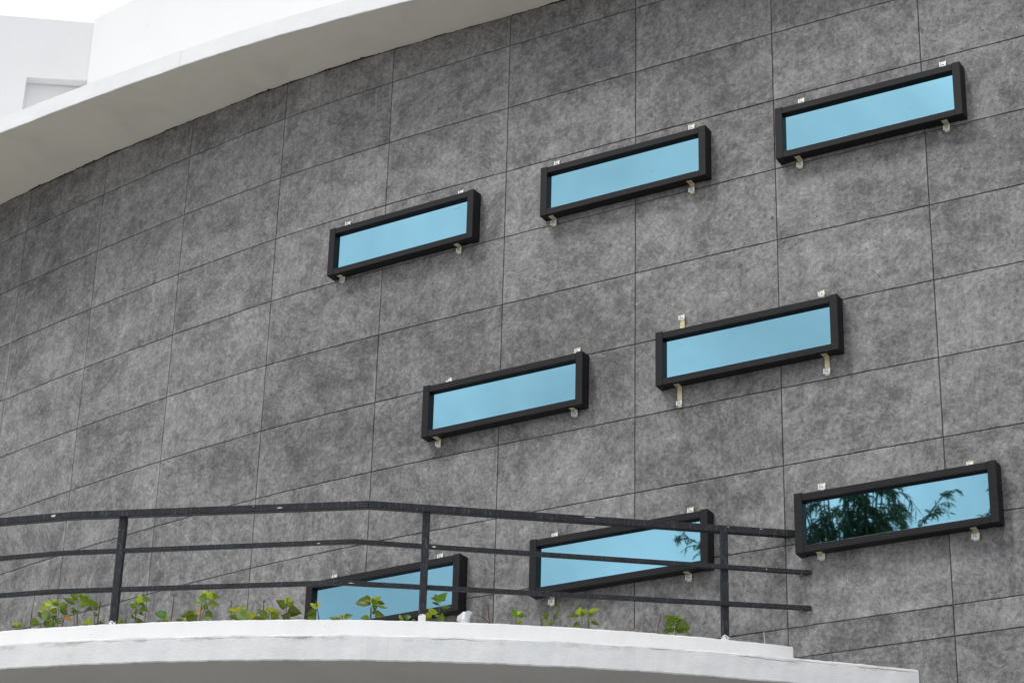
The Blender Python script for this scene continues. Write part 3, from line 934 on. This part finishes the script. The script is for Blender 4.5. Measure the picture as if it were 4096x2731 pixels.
PLANTS = [
 (Z3, 'bushy young plant with many broad leaves, leftmost tall one on the parapet', (455, 690), [[(455, 690), (445, 560), (440, 390)], [(515, 690), (520, 520), (540, 330)], [(370, 690), (372, 560), (378, 410)]],
  [(435,340,288,295,70,'y'),(455,300,490,248,45,'y'),(540,330,395,325,55,'g'),(545,330,470,300,40,'y'),(545,395,655,315,90,'g'),(375,400,205,385,50,'y'),(375,395,535,400,55,'y'),(300,430,178,355,80,'b'),(250,555,205,440,60,'g'),(375,440,290,600,140,'b'),(500,470,385,430,70,'g'),(540,420,690,495,80,'d'),(430,570,500,510,60,'d'),(210,600,90,640,105,'g'),(345,690,310,580,60,'d'),(450,600,350,680,90,'g'),(500,640,500,545,95,'g'),(535,650,595,565,45,'b')]),
 (Z3, 'tall plant with wide top leaves and one withered orange leaf', (785, 690), [[(785, 690), (772, 520), (775, 420), (830, 270)]],
  [(830,250,705,172,80,'g'),(840,220,900,168,60,'g'),(850,220,1045,205,70,'g'),(850,270,1070,350,125,'g'),(790,320,595,235,70,'d'),(860,320,935,385,55,'g'),(775,420,710,395,35,'g'),(780,470,725,440,55,'d'),(780,470,850,440,60,'d'),(740,580,590,525,50,'o')]),
 (Z3, 'slim plant with broad top leaf beside a brown stake, left of the first post', (1100, 690), [[(1100, 690), (1090, 520), (1072, 375)]],
  [(1070,370,1095,270,95,'g'),(1060,370,975,250,85,'g'),(1060,425,975,400,50,'d'),(1085,410,1160,370,60,'d'),(1095,525,1140,470,60,'d')]),
 (Z3, 'tiny yellow-green seedling between two brown stakes', (990, 690), [[(985, 690), (985, 610)]],
  [(985,655,1020,525,55,'y'),(985,610,890,578,35,'y'),(990,650,895,655,50,'g'),(960,690,880,668,40,'d')]),
 (Z3, 'single dark low leaf just left of the first post', (1150, 670), [[(1150, 680), (1150, 625)]], [(1150,625,1245,630,45,'d'),(1150,660,1060,668,35,'d')]),
 (Z3, 'low yellow-green sprout at the foot of the first post', (1450, 660), [[(1490, 670), (1480, 610)]], [(1440,645,1545,580,60,'y'),(1500,640,1550,600,50,'g'),(1490,650,1440,610,40,'y')]),
 (Z3, 'tall leafy plant leaning against a dark stake right of the first post', (1710, 650), [[(1710, 660), (1740, 480), (1795, 335), (1800, 290)]],
  [(1800,330,1805,175,85,'y'),(1780,320,1705,235,70,'g'),(1830,260,1980,265,70,'g'),(1790,340,1915,355,45,'d'),(1740,410,1645,315,90,'g'),(1760,490,1755,400,90,'g'),(1800,415,1925,430,80,'d'),(1780,480,1870,490,45,'d'),(1720,560,1655,490,40,'d'),(1740,630,1870,620,110,'d'),(1730,600,1770,530,50,'g')]),
 (Z3, 'low plant with one deep green leaf left of a brown stake', (2170, 640), [[(2180, 650), (2185, 560)]],
  [(2190,560,2035,440,105,'e'),(2170,600,2240,500,60,'y'),(2190,610,2260,610,35,'g'),(2130,630,2040,620,35,'d'),(2180,620,2140,560,60,'y')]),
 (Z6, 'flat dark green rosette right beside a thin brown stake', (360, 535), [[(360, 540), (365, 520)]], [(345,525,445,490,60,'d'),(380,530,285,528,30,'d')]),
 (Z6, 'spreading low plant with a yellow stalk, left of the tallest leafy stem', (560, 530), [[(600, 535), (600, 440)]],
  [(600,440,418,440,85,'g'),(600,440,505,372,55,'g'),(640,500,500,500,120,'d'),(600,450,650,430,50,'g'),(485,530,475,450,30,'y')]),
 (Z6, 'tall plant whose lime top leaves reach the lower rail', (680, 520), [[(680, 525), (705, 440), (728, 365), (760, 200)]],
  [(760,205,715,95,70,'y'),(770,200,845,105,80,'y'),(765,200,950,175,75,'g'),(745,235,650,190,95,'g'),(705,285,555,275,40,'b'),(780,290,925,290,65,'g'),(725,355,770,285,75,'g'),(690,380,635,410,50,'o'),(745,380,845,440,70,'d'),(725,450,845,465,75,'d')]),
 (Z6, 'squat plant with pale green speckled leaf and lime crown', (1200, 510), [[(1200, 515), (1195, 385)]],
  [(1190,380,1040,350,50,'y'),(1190,390,1180,310,60,'y'),(1200,375,1310,305,50,'y'),(1180,385,1030,375,45,'b'),(1200,400,1290,365,70,'b'),(1185,420,1320,490,125,'b'),(1170,470,1065,440,55,'g'),(1210,500,1140,505,40,'d')]),
 (Z6, 'small lime seedling with a drooping dark leaf', (1370, 510), [[(1375, 512), (1380, 470)]], [(1380,480,1325,390,85,'y'),(1380,475,1450,440,60,'y'),(1370,490,1545,490,65,'d'),(1390,500,1440,495,30,'g')]),
 (Z6, 'round-leaved plant behind a stake with a knotted tip', (1590, 500), [[(1595, 505), (1605, 395)]], [(1600,470,1435,355,80,'g'),(1605,400,1600,315,100,'y'),(1620,440,1750,400,70,'g'),(1620,480,1740,450,70,'g'),(1650,410,1745,380,60,'y')]),
 (Z6, 'upright plant with long dark leaves, second left of the lowest window', (1820, 500), [[(1820, 505), (1825, 420), (1838, 290)]],
  [(1820,335,1705,232,90,'d'),(1840,290,1820,170,40,'y'),(1850,260,1915,195,40,'y'),(1840,310,1945,255,70,'g'),(1845,390,2040,390,120,'d'),(1880,480,1770,430,100,'d')]),
 (Z6, 'yellow-topped plant at the left edge of the lowest window', (2220, 490), [[(2225, 500), (2222, 420), (2220, 350)]], [(2220,360,2165,245,70,'y'),(2225,360,2290,240,60,'y'),(2220,420,2110,400,85,'d'),(2210,490,2120,460,70,'g')]),
 (Z7, 'low lime rosette in front of the lowest window', (400, 490), [[(400, 498), (402, 460)]], [(400,490,405,410,60,'y'),(370,490,235,470,70,'b'),(430,480,535,420,55,'g'),(360,490,335,440,50,'g'),(400,480,380,425,35,'y'),(405,480,430,430,35,'y')]),
 (Z7, 'tall bushy plant in the middle of the lowest window', (785, 490), [[(785, 498), (790, 400), (805, 270)]],
  [(780,300,570,250,120,'d'),(790,260,715,185,60,'y'),(800,250,920,185,70,'y'),(815,300,830,200,80,'g'),(865,270,980,275,50,'d'),(870,300,1020,345,35,'b'),(820,360,870,300,60,'d'),(760,460,640,475,45,'g'),(835,450,970,430,75,'d'),(800,410,885,370,45,'g')]),
 (Z7, 'single upright deep green leaf beside a yellow sprig, left of the second post', (1230, 500), [[(1262, 505), (1262, 490)], [(1195, 500), (1180, 430)]], [(1262,500,1268,415,85,'e'),(1190,490,1170,420,30,'y'),(1195,500,1215,470,30,'y'),(1340,490,1380,500,25,'d')]),
 (Z7, 'slender plant with pointed top leaves right of the second post', (1690, 505), [[(1690, 512), (1700, 400), (1715, 255)], [(1600, 512), (1600, 430)]],
  [(1715,260,1640,140,75,'g'),(1720,250,1800,118,80,'g'),(1700,210,1585,205,45,'g'),(1700,300,1600,260,30,'d'),(1725,250,1790,218,40,'d'),(1720,325,1865,330,50,'d'),(1600,430,1615,320,110,'y'),(1590,470,1520,400,70,'y'),(1730,510,1740,405,85,'g'),(1570,510,1520,480,50,'g'),(1620,420,1670,390,50,'g')]),
 (Z8, 'small sparse seedling right of the white plastic bag', (1195, 1168), [[(1190, 1172), (1200, 1130), (1212, 1112)]], [(1210,1115,1165,1072,30,'g'),(1215,1110,1272,1110,25,'g'),(1210,1110,1225,1078,25,'y'),(1200,1160,1245,1150,22,'y')]),
 (Z2, 'little wilting plant under a feathery green weed', (205, 1465), [[(245, 1475), (242, 1395)]], [(240,1400,210,1330,50,'g'),(245,1390,280,1325,50,'g'),(205,1420,170,1390,40,'d'),(270,1450,340,1430,50,'g'),(250,1470,250,1430,25,'y'),(340,1390,385,1370,40,'d')]),
 (Z2, 'single-stemmed plant with one upright lime leaf below the second-lowest window', (690, 1495), [[(690, 1500), (672, 1430), (655, 1360)]], [(650,1350,635,1255,70,'y'),(640,1360,495,1355,40,'g'),(655,1350,700,1330,45,'d'),(650,1460,555,1470,60,'d')]),
 (Z2, 'twin-stemmed plant with flat spreading lime leaves', (755, 1495), [[(765, 1505), (750, 1420), (745, 1325)], [(745, 1505), (742, 1340)]], [(740,1320,640,1290,40,'y'),(745,1310,880,1275,45,'y'),(745,1340,820,1300,65,'g'),(780,1420,870,1460,40,'d')]),
 (Z2, 'dense dark-leaved plant, rightmost on the parapet near the last post', (1770, 1560), [[(1770, 1570), (1768, 1480), (1765, 1410)]],
  [(1760,1400,1615,1375,50,'g'),(1765,1410,1680,1355,45,'g'),(1765,1415,1830,1350,60,'g'),(1770,1420,1840,1395,40,'d'),(1760,1420,1640,1480,85,'d'),(1780,1440,1945,1510,130,'d'),(1730,1560,1710,1475,70,'g'),(1700,1545,1615,1550,50,'d'),(1790,1510,1860,1480,60,'g'),(1860,1560,1945,1550,65,'b')]),
 (Z2, 'tiny orange-yellow shoot below the second-lowest window', (1280, 1540), [[(1280, 1550), (1282, 1530)]], [(1265,1537,1300,1508,30,'o'),(1285,1540,1265,1525,20,'y')]),
 (Z7L, 'tiny yellow seedling at the left end of the parapet', (115, 1192), [[(115, 1196), (115, 1175)]], [(115,1180,88,1156,16,'y'),(115,1180,150,1160,16,'y'),(118,1190,155,1187,14,'g'),(110,1190,75,1188,14,'g')]),
]
CV = Vector((0, 0, CAMZ))
for pi, (Z, label, base, stems, leaves) in enumerate(PLANTS):
    rnd = random.Random(500 + pi)
    back = 0.17 + 0.05 * rnd.random()
    b = strip_point(*pix(Z, *base), back)
    root = empty('young_plant', (b.x, b.y, ZU - 0.07))
    tag(root, label, 'plant', 'young plants along the balcony parapet')
    T = Matrix.Translation(root.location).inverted()
    for st in stems:
        pts = [strip_point(*pix(Z, *p), back) for p in st]
        pts[0].z = ZU - 0.075
        bm = bmesh.new()
        add_tube(bm, pts, [0.0042 - 0.0022 * k / (len(pts) - 1) for k in range(len(pts))], 6)
        bmesh.ops.transform(bm, matrix=T, verts=bm.verts)
        mesh_obj('stem', bm_mesh('stem', bm, M_STEM, True), root)
    for (x0, y0, x1, y1, wpx, c) in leaves:
        dep = rnd.uniform(-0.05, 0.05)
        p0 = strip_point(*pix(Z, x0, y0), back + dep * 0.3)
        p1 = strip_point(*pix(Z, x1, y1), back + dep)
        ax = p1 - p0
        L = ax.length
        view = ((p0 + p1) / 2 - CV).normalized()
        # width axis: mostly across the line of sight, rolled at random
        side = ax.cross(view).normalized()
        nrm = side.cross(ax).normalized()
        roll = rnd.uniform(-0.75, 0.75)
        side = (Matrix.Rotation(roll, 3, ax.normalized()) @ side)
        nrm = side.cross(ax.normalized())
        if nrm.z < 0: side, nrm = -side, -nrm
        wid = wpx * Z[2] * view.length * ((p0 + p1) / 2 - CV).length / F_PX / max(0.65, math.cos(roll)) * 1.36
        Mx = Matrix((( side.x * wid, ax.x, nrm.x * wid * 1.6, p0.x), (side.y * wid, ax.y, nrm.y * wid * 1.6, p0.y), (side.z * wid, ax.z, nrm.z * wid * 1.6, p0.z), (0, 0, 0, 1)))
        mesh_obj('leaf', LM[(c, rnd.randrange(3))], root, T @ Mx)

STAKES = [
 (Z3, (75, 690), (155, 205), 9, 'thin leaning brown stake at the far left of the parapet'), (Z3, (580, 680), (670, 315), 12, 'dark forked stake behind the bushy leftmost plant'),
 (Z3, (810, 690), (825, 460), 14, 'short brown stake beside the plant with the orange leaf'), (Z3, (1135, 680), (1185, 295), 17, 'thick brown stake left of the first post'),
 (Z3, (1715, 650), (1755, 280), 10, 'dark stake tied to the plant right of the first post'),
 (Z6, (285, 540), (322, 150), 10, 'bare brown stake standing alone between two low plants'), (Z6, (665, 525), (700, 260), 10, 'stake beside the tall plant touching the lower rail'),
 (Z6, (1090, 515), (1092, 235), 9, 'thin stake with pale tip by the squat lime plant'), (Z6, (1517, 505), (1527, 240), 12, 'grey stake with a dark knotted tip'),
 (Z6, (1822, 500), (1845, 210), 11, 'stake against the upright plant near the lowest window'), (Z7, (90, 500), (45, 238), 11, 'black stake leaning in front of the lowest window'),
 (Z7, (780, 498), (782, 330), 12, 'brown stake at the bushy plant in front of the lowest window'),
 (Z8, (1022, 1165), (1010, 1040), 5, 'upright bare twig right of the white plastic bag'), (Z8, (1022, 1165), (970, 1116), 7, 'slanting broken twig right of the white plastic bag'),
 (Z2, (205, 1470), (172, 1345), 8, 'thin twig beside the wilting plant'), (Z2, (1550, 1565), (1600, 1335), 8, 'reddish twig left of the rightmost plant')]
for si, (Z, a, b, wpx, label) in enumerate(STAKES):
    rnd = random.Random(900 + si)
    back = 0.15 + 0.07 * rnd.random()
    p0, p1 = strip_point(*pix(Z, *a), back), strip_point(*pix(Z, *b), back + rnd.uniform(-0.02, 0.02))
    p0 = p0 + (p0 - p1).normalized() * 0.07
    r = 1.45 * wpx * Z[2] * 15.5 / F_PX / 2
    pts = []
    for k in range(6):
        q = p0.lerp(p1, k / 5)
        if 0 < k < 5: q += Vector((rnd.uniform(-1, 1), rnd.uniform(-1, 1), 0)) * 0.0022
        pts.append(q)
    bm = bmesh.new()
    add_tube(bm, pts, [r * (1.1 - 0.06 * k + rnd.uniform(-.12, .12)) for k in range(6)], 7)
    if 'knotted' in label:
        add_tube(bm, [p1 - Vector((0, 0, .012)), p1 - Vector((-.004, 0, .004)), p1 + Vector((.003, 0, .004))], [r * .8, r * 2.0, r * .7], 7)
    if 'forked' in label:
        q = p0.lerp(p1, 0.72)
        add_tube(bm, [q, q + Vector((-.008, 0, .012)), q + Vector((-.012, 0, .03))], [r * .8, r * .6, r * .3], 6)
    bmesh.ops.transform(bm, matrix=Matrix.Translation(-p0), verts=bm.verts)
    o = mesh_obj('plant_stake', bm_mesh('plant_stake', bm, M_STICK), None, Matrix.Translation(p0))
    tag(o, label, 'stake', 'stakes and twigs in the planting strip')

# thin grass and weeds: nobody could count the blades
V, F = [], []
def blade(p0, p1, w, bend, rnd):
    mid = p0.lerp(p1, 0.55) + Vector((bend * 0.4, rnd.uniform(-.01, .01), abs(bend) * 0.5))
    i = len(V)
    s = Vector((w / 2, w * 0.2, 0))
    V.extend([p0 - s, p0 + s, mid + s * 0.7, mid - s * 0.7, p1])
    F.extend([(i, i + 1, i + 2, i + 3), (i + 3, i + 2, i + 4)])
rnd = random.Random(77)
for (Z, x, y, n, hgt, spread, side) in [(Z3, 1560, 640, 26, 190, 130, -0.6), (Z3, 250, 690, 10, 60, 80, 0), (Z6, 850, 520, 10, 70, 160, 0.3), (Z6, 1960, 495, 14, 50, 120, 0.5), (Z7, 1840, 515, 14, 100, 60, 0.1),
                                        (Z2, 335, 1440, 60, 280, 45, 0.35), (Z3, 1900, 640, 12, 50, 60, 0), (Z7, 1360, 500, 8, 30, 60, 0), (Z2, 940, 1500, 3, 70, 6, 0), (Z6, 150, 540, 10, 60, 120, 0), (Z2, 470, 1475, 8, 30, 60, 0)]:
    for _ in range(n):
        bx = x + rnd.uniform(-.25, .25) * spread
        h = hgt * rnd.uniform(0.35, 1.0)
        k = rnd.random()
        yb = y + 8
        if n == 60:                                   # feathery weed: side shoots along a stalk
            yb = y - hgt * 0.75 * k
            bx = x + 90 * k * 0.8 + rnd.uniform(-4, 4)
            h = hgt * (0.18 + 0.25 * (1 - k))
        tx = bx + spread * rnd.uniform(-1, 1) * 0.9 + side * h
        back = rnd.uniform(0.14, 0.26)
        blade(strip_point(*pix(Z, bx, yb), back), strip_point(*pix(Z, tx, yb - h), back + rnd.uniform(-.03, .03)), 0.0028, rnd.uniform(-.012, .012), rnd)
gr = mesh_obj('grass', pydata('grass', V, F, M_GRASS))
tag(gr, 'sparse thin grass and feathery weeds growing along the parapet', 'grass', kind='stuff')

# crumpled plastic bag on the parapet
c0 = strip_point(*pix(Z7, 2025, 520), 0.055)
bm = bmesh.new()
bmesh.ops.create_icosphere(bm, subdivisions=4, radius=1.0)
rnd = random.Random(21)
dirs = [(Vector((rnd.gauss(0, 1), rnd.gauss(0, 1), rnd.gauss(0, 1))).normalized(), rnd.uniform(0.78, 0.97)) for _ in range(30)]
for v in bm.verts:
    d = v.co.normalized()
    r = min([1.15] + [k / max(0.05, d.dot(n)) for n, k in dirs if d.dot(n) > 0.05])   # faceted by folds
    p = d * r
    z = (p.z + 1) / 2
    z = max(0.0, z)
    q = math.sqrt(max(0.0, 1 - (2 * z - 1) ** 2)) + 1e-6      # undo the ball, then give the bag its leaning-teardrop outline
    half = 0.043 * (1 - z ** 2.2) ** 0.5 + 0.008
    v.co = Vector((p.x / max(q, 0.35) * half + 0.030 * z * z, p.y / max(q, 0.35) * half * 0.75, z * 0.104 - 0.004 + 0.003 * math.sin(p.x * 9)))
bag = mesh_obj('plastic_bag', bm_mesh('plastic_bag', bm, M_PLASTIC), None, Matrix.Translation((c0.x, c0.y, ZU - 0.002)))
tag(bag, 'crumpled translucent white plastic bag sitting on the parapet right of the second post', 'plastic bag')

# white strip of torn plastic at the right end of the parapet
p0, p1 = strip_point(2696 + 612 * .5952, 1798 + 1300 * .5952, 0.06), strip_point(2696 + 603 * .5952, 1798 + 1218 * .5952, 0.06)
bm = bmesh.new()
add_tube(bm, [p0 - Vector((0, 0, .02)), p0.lerp(p1, .5) + Vector((-.002, 0, 0)), p1], [0.0042, 0.0034, 0.0022], 5)
bmesh.ops.transform(bm, matrix=Matrix.Translation(-p0), verts=bm.verts)
tag(mesh_obj('plastic_strip', bm_mesh('plastic_strip', bm, M_PLASTIC), None, Matrix.Translation(p0)), 'thin white torn plastic strip standing at the right end of the parapet', 'plastic strip')
# dry tendrils caught on the rails near the wall
def reg9(x, y): return (2696 + x * .59524, 1798 + y * .59524)
for pl, lab in (([(690, 530), (670, 590), (625, 640), (600, 720), (560, 775), (520, 785), (500, 770)], 'dry looping vine tendril hanging between upper and middle rail near the wall'),
                ([(520, 790), (515, 700), (505, 650), (530, 610), (540, 590), (520, 600), (495, 640)], 'fine curled dead twig standing on the middle rail near the wall')):
    pts = [strip_point(*reg9(*p), -0.03 + 0.02 * math.sin(k)) for k, p in enumerate(pl)]
    bm = bmesh.new()
    add_tube(bm, pts, 0.0016, 5)
    bmesh.ops.transform(bm, matrix=Matrix.Translation(-pts[0]), verts=bm.verts)
    tag(mesh_obj('dry_tendril', bm_mesh('dry_tendril', bm, M_STICK), None, Matrix.Translation(pts[0])), lab, 'dry vine')

# ------------------------------------------------------------------ tree across the court, seen mirrored in the lower windows
TREE = Vector((-8.0, 6.55, 0))
tree = empty('tree', TREE)
tag(tree, 'dark drooping-leaved tree seen only as a reflection in the lower right windows', 'tree')
rnd = random.Random(42)
bm = bmesh.new()
V, F = [], []
def leaflet(p, d, L, w):
    side = d.cross(Vector((rnd.gauss(0, 1), rnd.gauss(0, 1), rnd.gauss(0, 1)))).normalized() * w / 2
    i = len(V)
    m = p + d * L * 0.42
    V.extend([p, m + side, p + d * L + Vector((0, 0, -0.15 * L)), m - side])
    F.append((i, i + 1, i + 2, i + 3))
def twig(p, d, L, dens=4, sag=0.5, ll=(0.09, 0.20)):
    n = 6
    q = p.copy()
    dd = d.normalized()
    pts = [q.copy()]
    for k in range(n):
        dd = (dd + Vector((rnd.uniform(-.25, .25), rnd.uniform(-.25, .25), -sag * 0.45))).normalized()
        q = q + dd * (L / n)
        pts.append(q.copy())
        for _ in range(dens):
            a = (dd * 0.6 + Vector((rnd.gauss(0, .6), rnd.gauss(0, .6), -0.5 + rnd.gauss(0, .35)))).normalized()
            leaflet(q - dd * rnd.random() * L / n, a, rnd.uniform(*ll), rnd.uniform(0.016, 0.031))
    add_tube(bm, pts, [0.009 - 0.001 * k for k in range(n + 1)], 4, cap=False)
add_tube(bm, [(0, 0, -0.2), (0.05, 0, 2.5), (-0.1, 0.1, 5.5), (0.0, 0.0, 8.2), (0.05, 0.0, 10.6)], [0.22, 0.18, 0.14, 0.10, 0.05], 10)
for b in range(46):                                   # limbs rising out of the trunk head, hung with drooping shoots
    an = rnd.uniform(0, 2 * math.pi)
    rr = 0.85 * math.sqrt(rnd.random())
    p = Vector((0.03, 0, rnd.uniform(9.3, 10.5)))
    e = Vector((math.cos(an) * rr, math.sin(an) * rr, rnd.uniform(11.5, 13.1)))
    mid = p.lerp(e, 0.5) + Vector((rnd.uniform(-.12, .12), rnd.uniform(-.12, .12), -0.1))
    add_tube(bm, [p, mid, e], [0.034, 0.022, 0.007], 5, cap=False)
    for _ in range(9):
        q = mid.lerp(e, rnd.uniform(0.0, 1.0))
        twig(q, Vector((math.cos(an) + rnd.gauss(0, .8), math.sin(an) + rnd.gauss(0, .8), rnd.uniform(0.0, .8))), rnd.uniform(0.25, 0.6), 4, 0.8)
# long side branches: one to the right of the mirrored view, one to the left
RD = Vector((0.77, -0.64, 0))
for (p, e, nt, z_up) in ((Vector((0.1, -0.1, 10.7)), RD * 2.1 + Vector((0, 0, 12.08)), 48, .45), (Vector((0.1, -0.1, 10.9)), RD * 1.35 + Vector((0, 0, 12.28)), 9, .6),
                         (Vector((-0.1, 0.1, 10.6)), RD * -2.5 + Vector((0, 0, 12.06)), 46, .4), (Vector((-0.1, 0.1, 10.9)), RD * -2.2 + Vector((0, 0, 12.40)), 14, .4)):
    mid = p.lerp(e, 0.5) + Vector((0, 0, -0.05))
    add_tube(bm, [p, mid, e], [0.03, 0.018, 0.005], 5, cap=False)
    for _ in range(nt):
        q = mid.lerp(e, rnd.uniform(0.0, 1.0))
        twig(q, (e - p).normalized() + Vector((rnd.gauss(0, .5), rnd.gauss(0, .5), rnd.uniform(0, z_up))), rnd.uniform(0.18, 0.40), 3, 0.4, (0.06, 0.13))
mesh_obj('trunk', bm_mesh('trunk', bm, M_BARK), tree)
mesh_obj('crown', pydata('crown', V, F, M_TREELEAF), tree)
